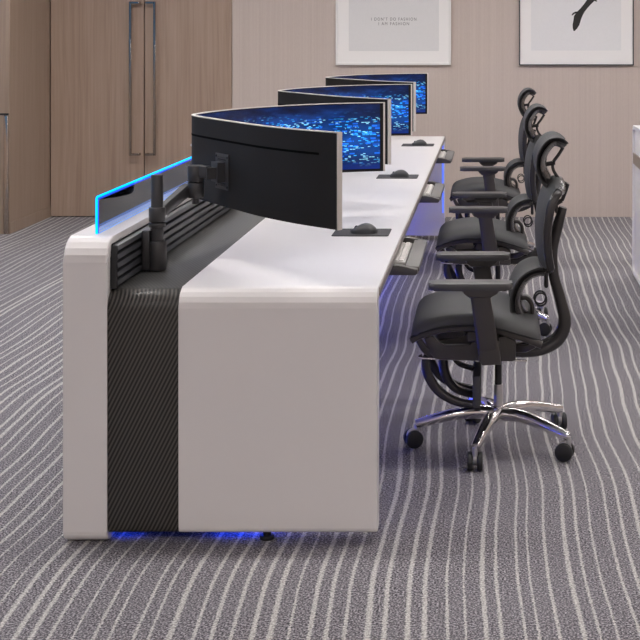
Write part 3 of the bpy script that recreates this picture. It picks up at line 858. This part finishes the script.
t2, p2 = art('framed_print', 519, 633.5, 65.3, 531, 621, 50.5, M['frame_dark'], M['mount'], M['paper2'], 'thin dark framed print with a black brush mark, on the wall above the chairs', .009)
for txt, yy, wpx in (("I DON'T DO FASHION", 20.6, 45.0), ("I AM FASHION", 25.2, 30.5)):
    cu = bpy.data.curves.new('lettering', 'FONT'); cu.body = txt; cu.align_x = 'CENTER'; cu.size = .036; cu.extrude = .0003; cu.space_character = 1.35
    tmp = bpy.data.objects.new('lettering', cu); COL.objects.link(tmp)
    bpy.context.view_layer.update(); dg = bpy.context.evaluated_depsgraph_get()
    me = bpy.data.meshes.new_from_object(tmp.evaluated_get(dg)); bpy.data.objects.remove(tmp)
    xs = [v.co.x for v in me.vertices]; k = (wpx * YB / F_PX) / (max(xs) - min(xs))
    for v in me.vertices: v.co.x *= k
    me.materials.append(M['ink'])
    lt = bpy.data.objects.new('lettering', me); COL.objects.link(lt); lt.parent = p1
    lt.rotation_euler = (PI / 2, 0, 0); lt.location = (px(394), YB - .0199, pz(yy))
# brush mark: a ragged dark stroke with a small twig
b = nb()
def stroke(pts):
    Lf = [(px(x - w), pz(y)) for x, y, w in pts]; Rt = [(px(x + w), pz(y)) for x, y, w in reversed(pts)]
    prism(b, Lf + Rt, 'Y', YB - .0202, YB - .0194)
stroke([(574.0, 31, .5), (574.8, 28.5, 2.2), (575.8, 25, 3.4), (577, 20, 3.7), (578, 16, 4.2), (580.5, 12, 3.8), (584, 8, 3.4), (587.5, 4, 3.6), (591, 0, 4.2), (596, -4, 4.2), (603, -12, 3.0), (611, -24, 1.8), (616, -33, .6)])
stroke([(571.8, 15.5, .3), (573, 14, 1.2), (575.5, 12.6, 2.2), (578, 11.6, 2.5)])
stroke([(596.5, 1.6, .4), (595, .6, 1.8), (592, -1, 3.0), (588, -3.5, 2.8)])
obj('brush_mark', b, M['inkblack'], p2)

# ------------------------------------------------------------------ second console, cut off at the right
c2 = thing('control_console', 'white console at the right edge of the picture with a bronze band, seen from behind', 'desk', (0, 0, 0))
rx, ry1 = .884, 8.26; ry0 = ry1 - 2.0
b = nb(); prism(b, rrect(ry0, ry1, .018, .945, .06, .06, .06, .06, 6), 'X', rx + .012, rx + .132, .003, 2); obj('riser', b, M['white'], c2, 50)
b = nb()
o_ = rrect(ry0, ry1, .018, .945, .06, .06, .06, .06, 6); i_ = rrect(ry0 + .022, ry1 - .022, .040, .923, .045, .045, .045, .045, 6)
vo = [[b.verts.new((x, p[0], p[1])) for p in o_] for x in (rx, rx + .014)]; vi = [[b.verts.new((x, p[0], p[1])) for p in i_] for x in (rx, rx + .014)]
n = len(o_)
for k in range(n):
    q = (k + 1) % n
    b.faces.new((vo[0][k], vo[0][q], vi[0][q], vi[0][k])); b.faces.new((vo[1][k], vi[1][k], vi[1][q], vo[1][q]))
    b.faces.new((vo[0][k], vo[1][k], vo[1][q], vo[0][q])); b.faces.new((vi[0][k], vi[0][q], vi[1][q], vi[1][k]))
obj('edge_frame', b, M['white_edge'], c2, 50)
b = nb(); bx(b, rx + .002, rx + .0135, ry0 + .022, ry1 - .022, .704, .772, .001, 1); obj('bronze_band', b, M['bronze'], c2)
b = nb(); prism(b, u_profile(ry0 + .02, ry1 - .02, TOP, .044, RT, .075, .034), 'X', rx + .1325, rx + .93, .003, 2); obj('worktop', b, M['white'], c2, 50)
for y in (ry0 + .1, ry1 - .1):
    b = nb(); cyl(b, (rx + .07, y, 0), (rx + .07, y, .0185), .022, .022, 16); obj('foot', b, M['black'], c2)
    b = nb(); cyl(b, (rx + .60, y - .045 if y < 7 else y + .045, 0), (rx + .60, y - .045 if y < 7 else y + .045, .0445), .022, .022, 16); obj('foot', b, M['black'], c2)

# ------------------------------------------------------------------ world, camera, view
w = bpy.data.worlds.new('world'); SC.world = w; w.use_nodes = True
w.node_tree.nodes['Background'].inputs[0].default_value = (.5, .5, .5, 1); w.node_tree.nodes['Background'].inputs[1].default_value = .3
cam = bpy.data.cameras.new('camera'); co = bpy.data.objects.new('camera', cam); COL.objects.link(co)
co.location = (0, 0, HC); co.rotation_euler = (PI / 2, 0, 0)
cam.sensor_fit = 'HORIZONTAL'; cam.sensor_width = 36.; cam.lens = F_PX * 36 / 640
cam.shift_x = -(VPX - 320) / 640; cam.shift_y = (VPY - 320) / 640
cam.clip_start = .05; cam.clip_end = 60
SC.camera = co
vs = SC.view_settings; SC.display_settings.display_device = 'sRGB'
vs.view_transform = 'Standard'; vs.look = 'None'; vs.gamma = 1.0; vs.use_curve_mapping = False; vs.exposure = 0.0
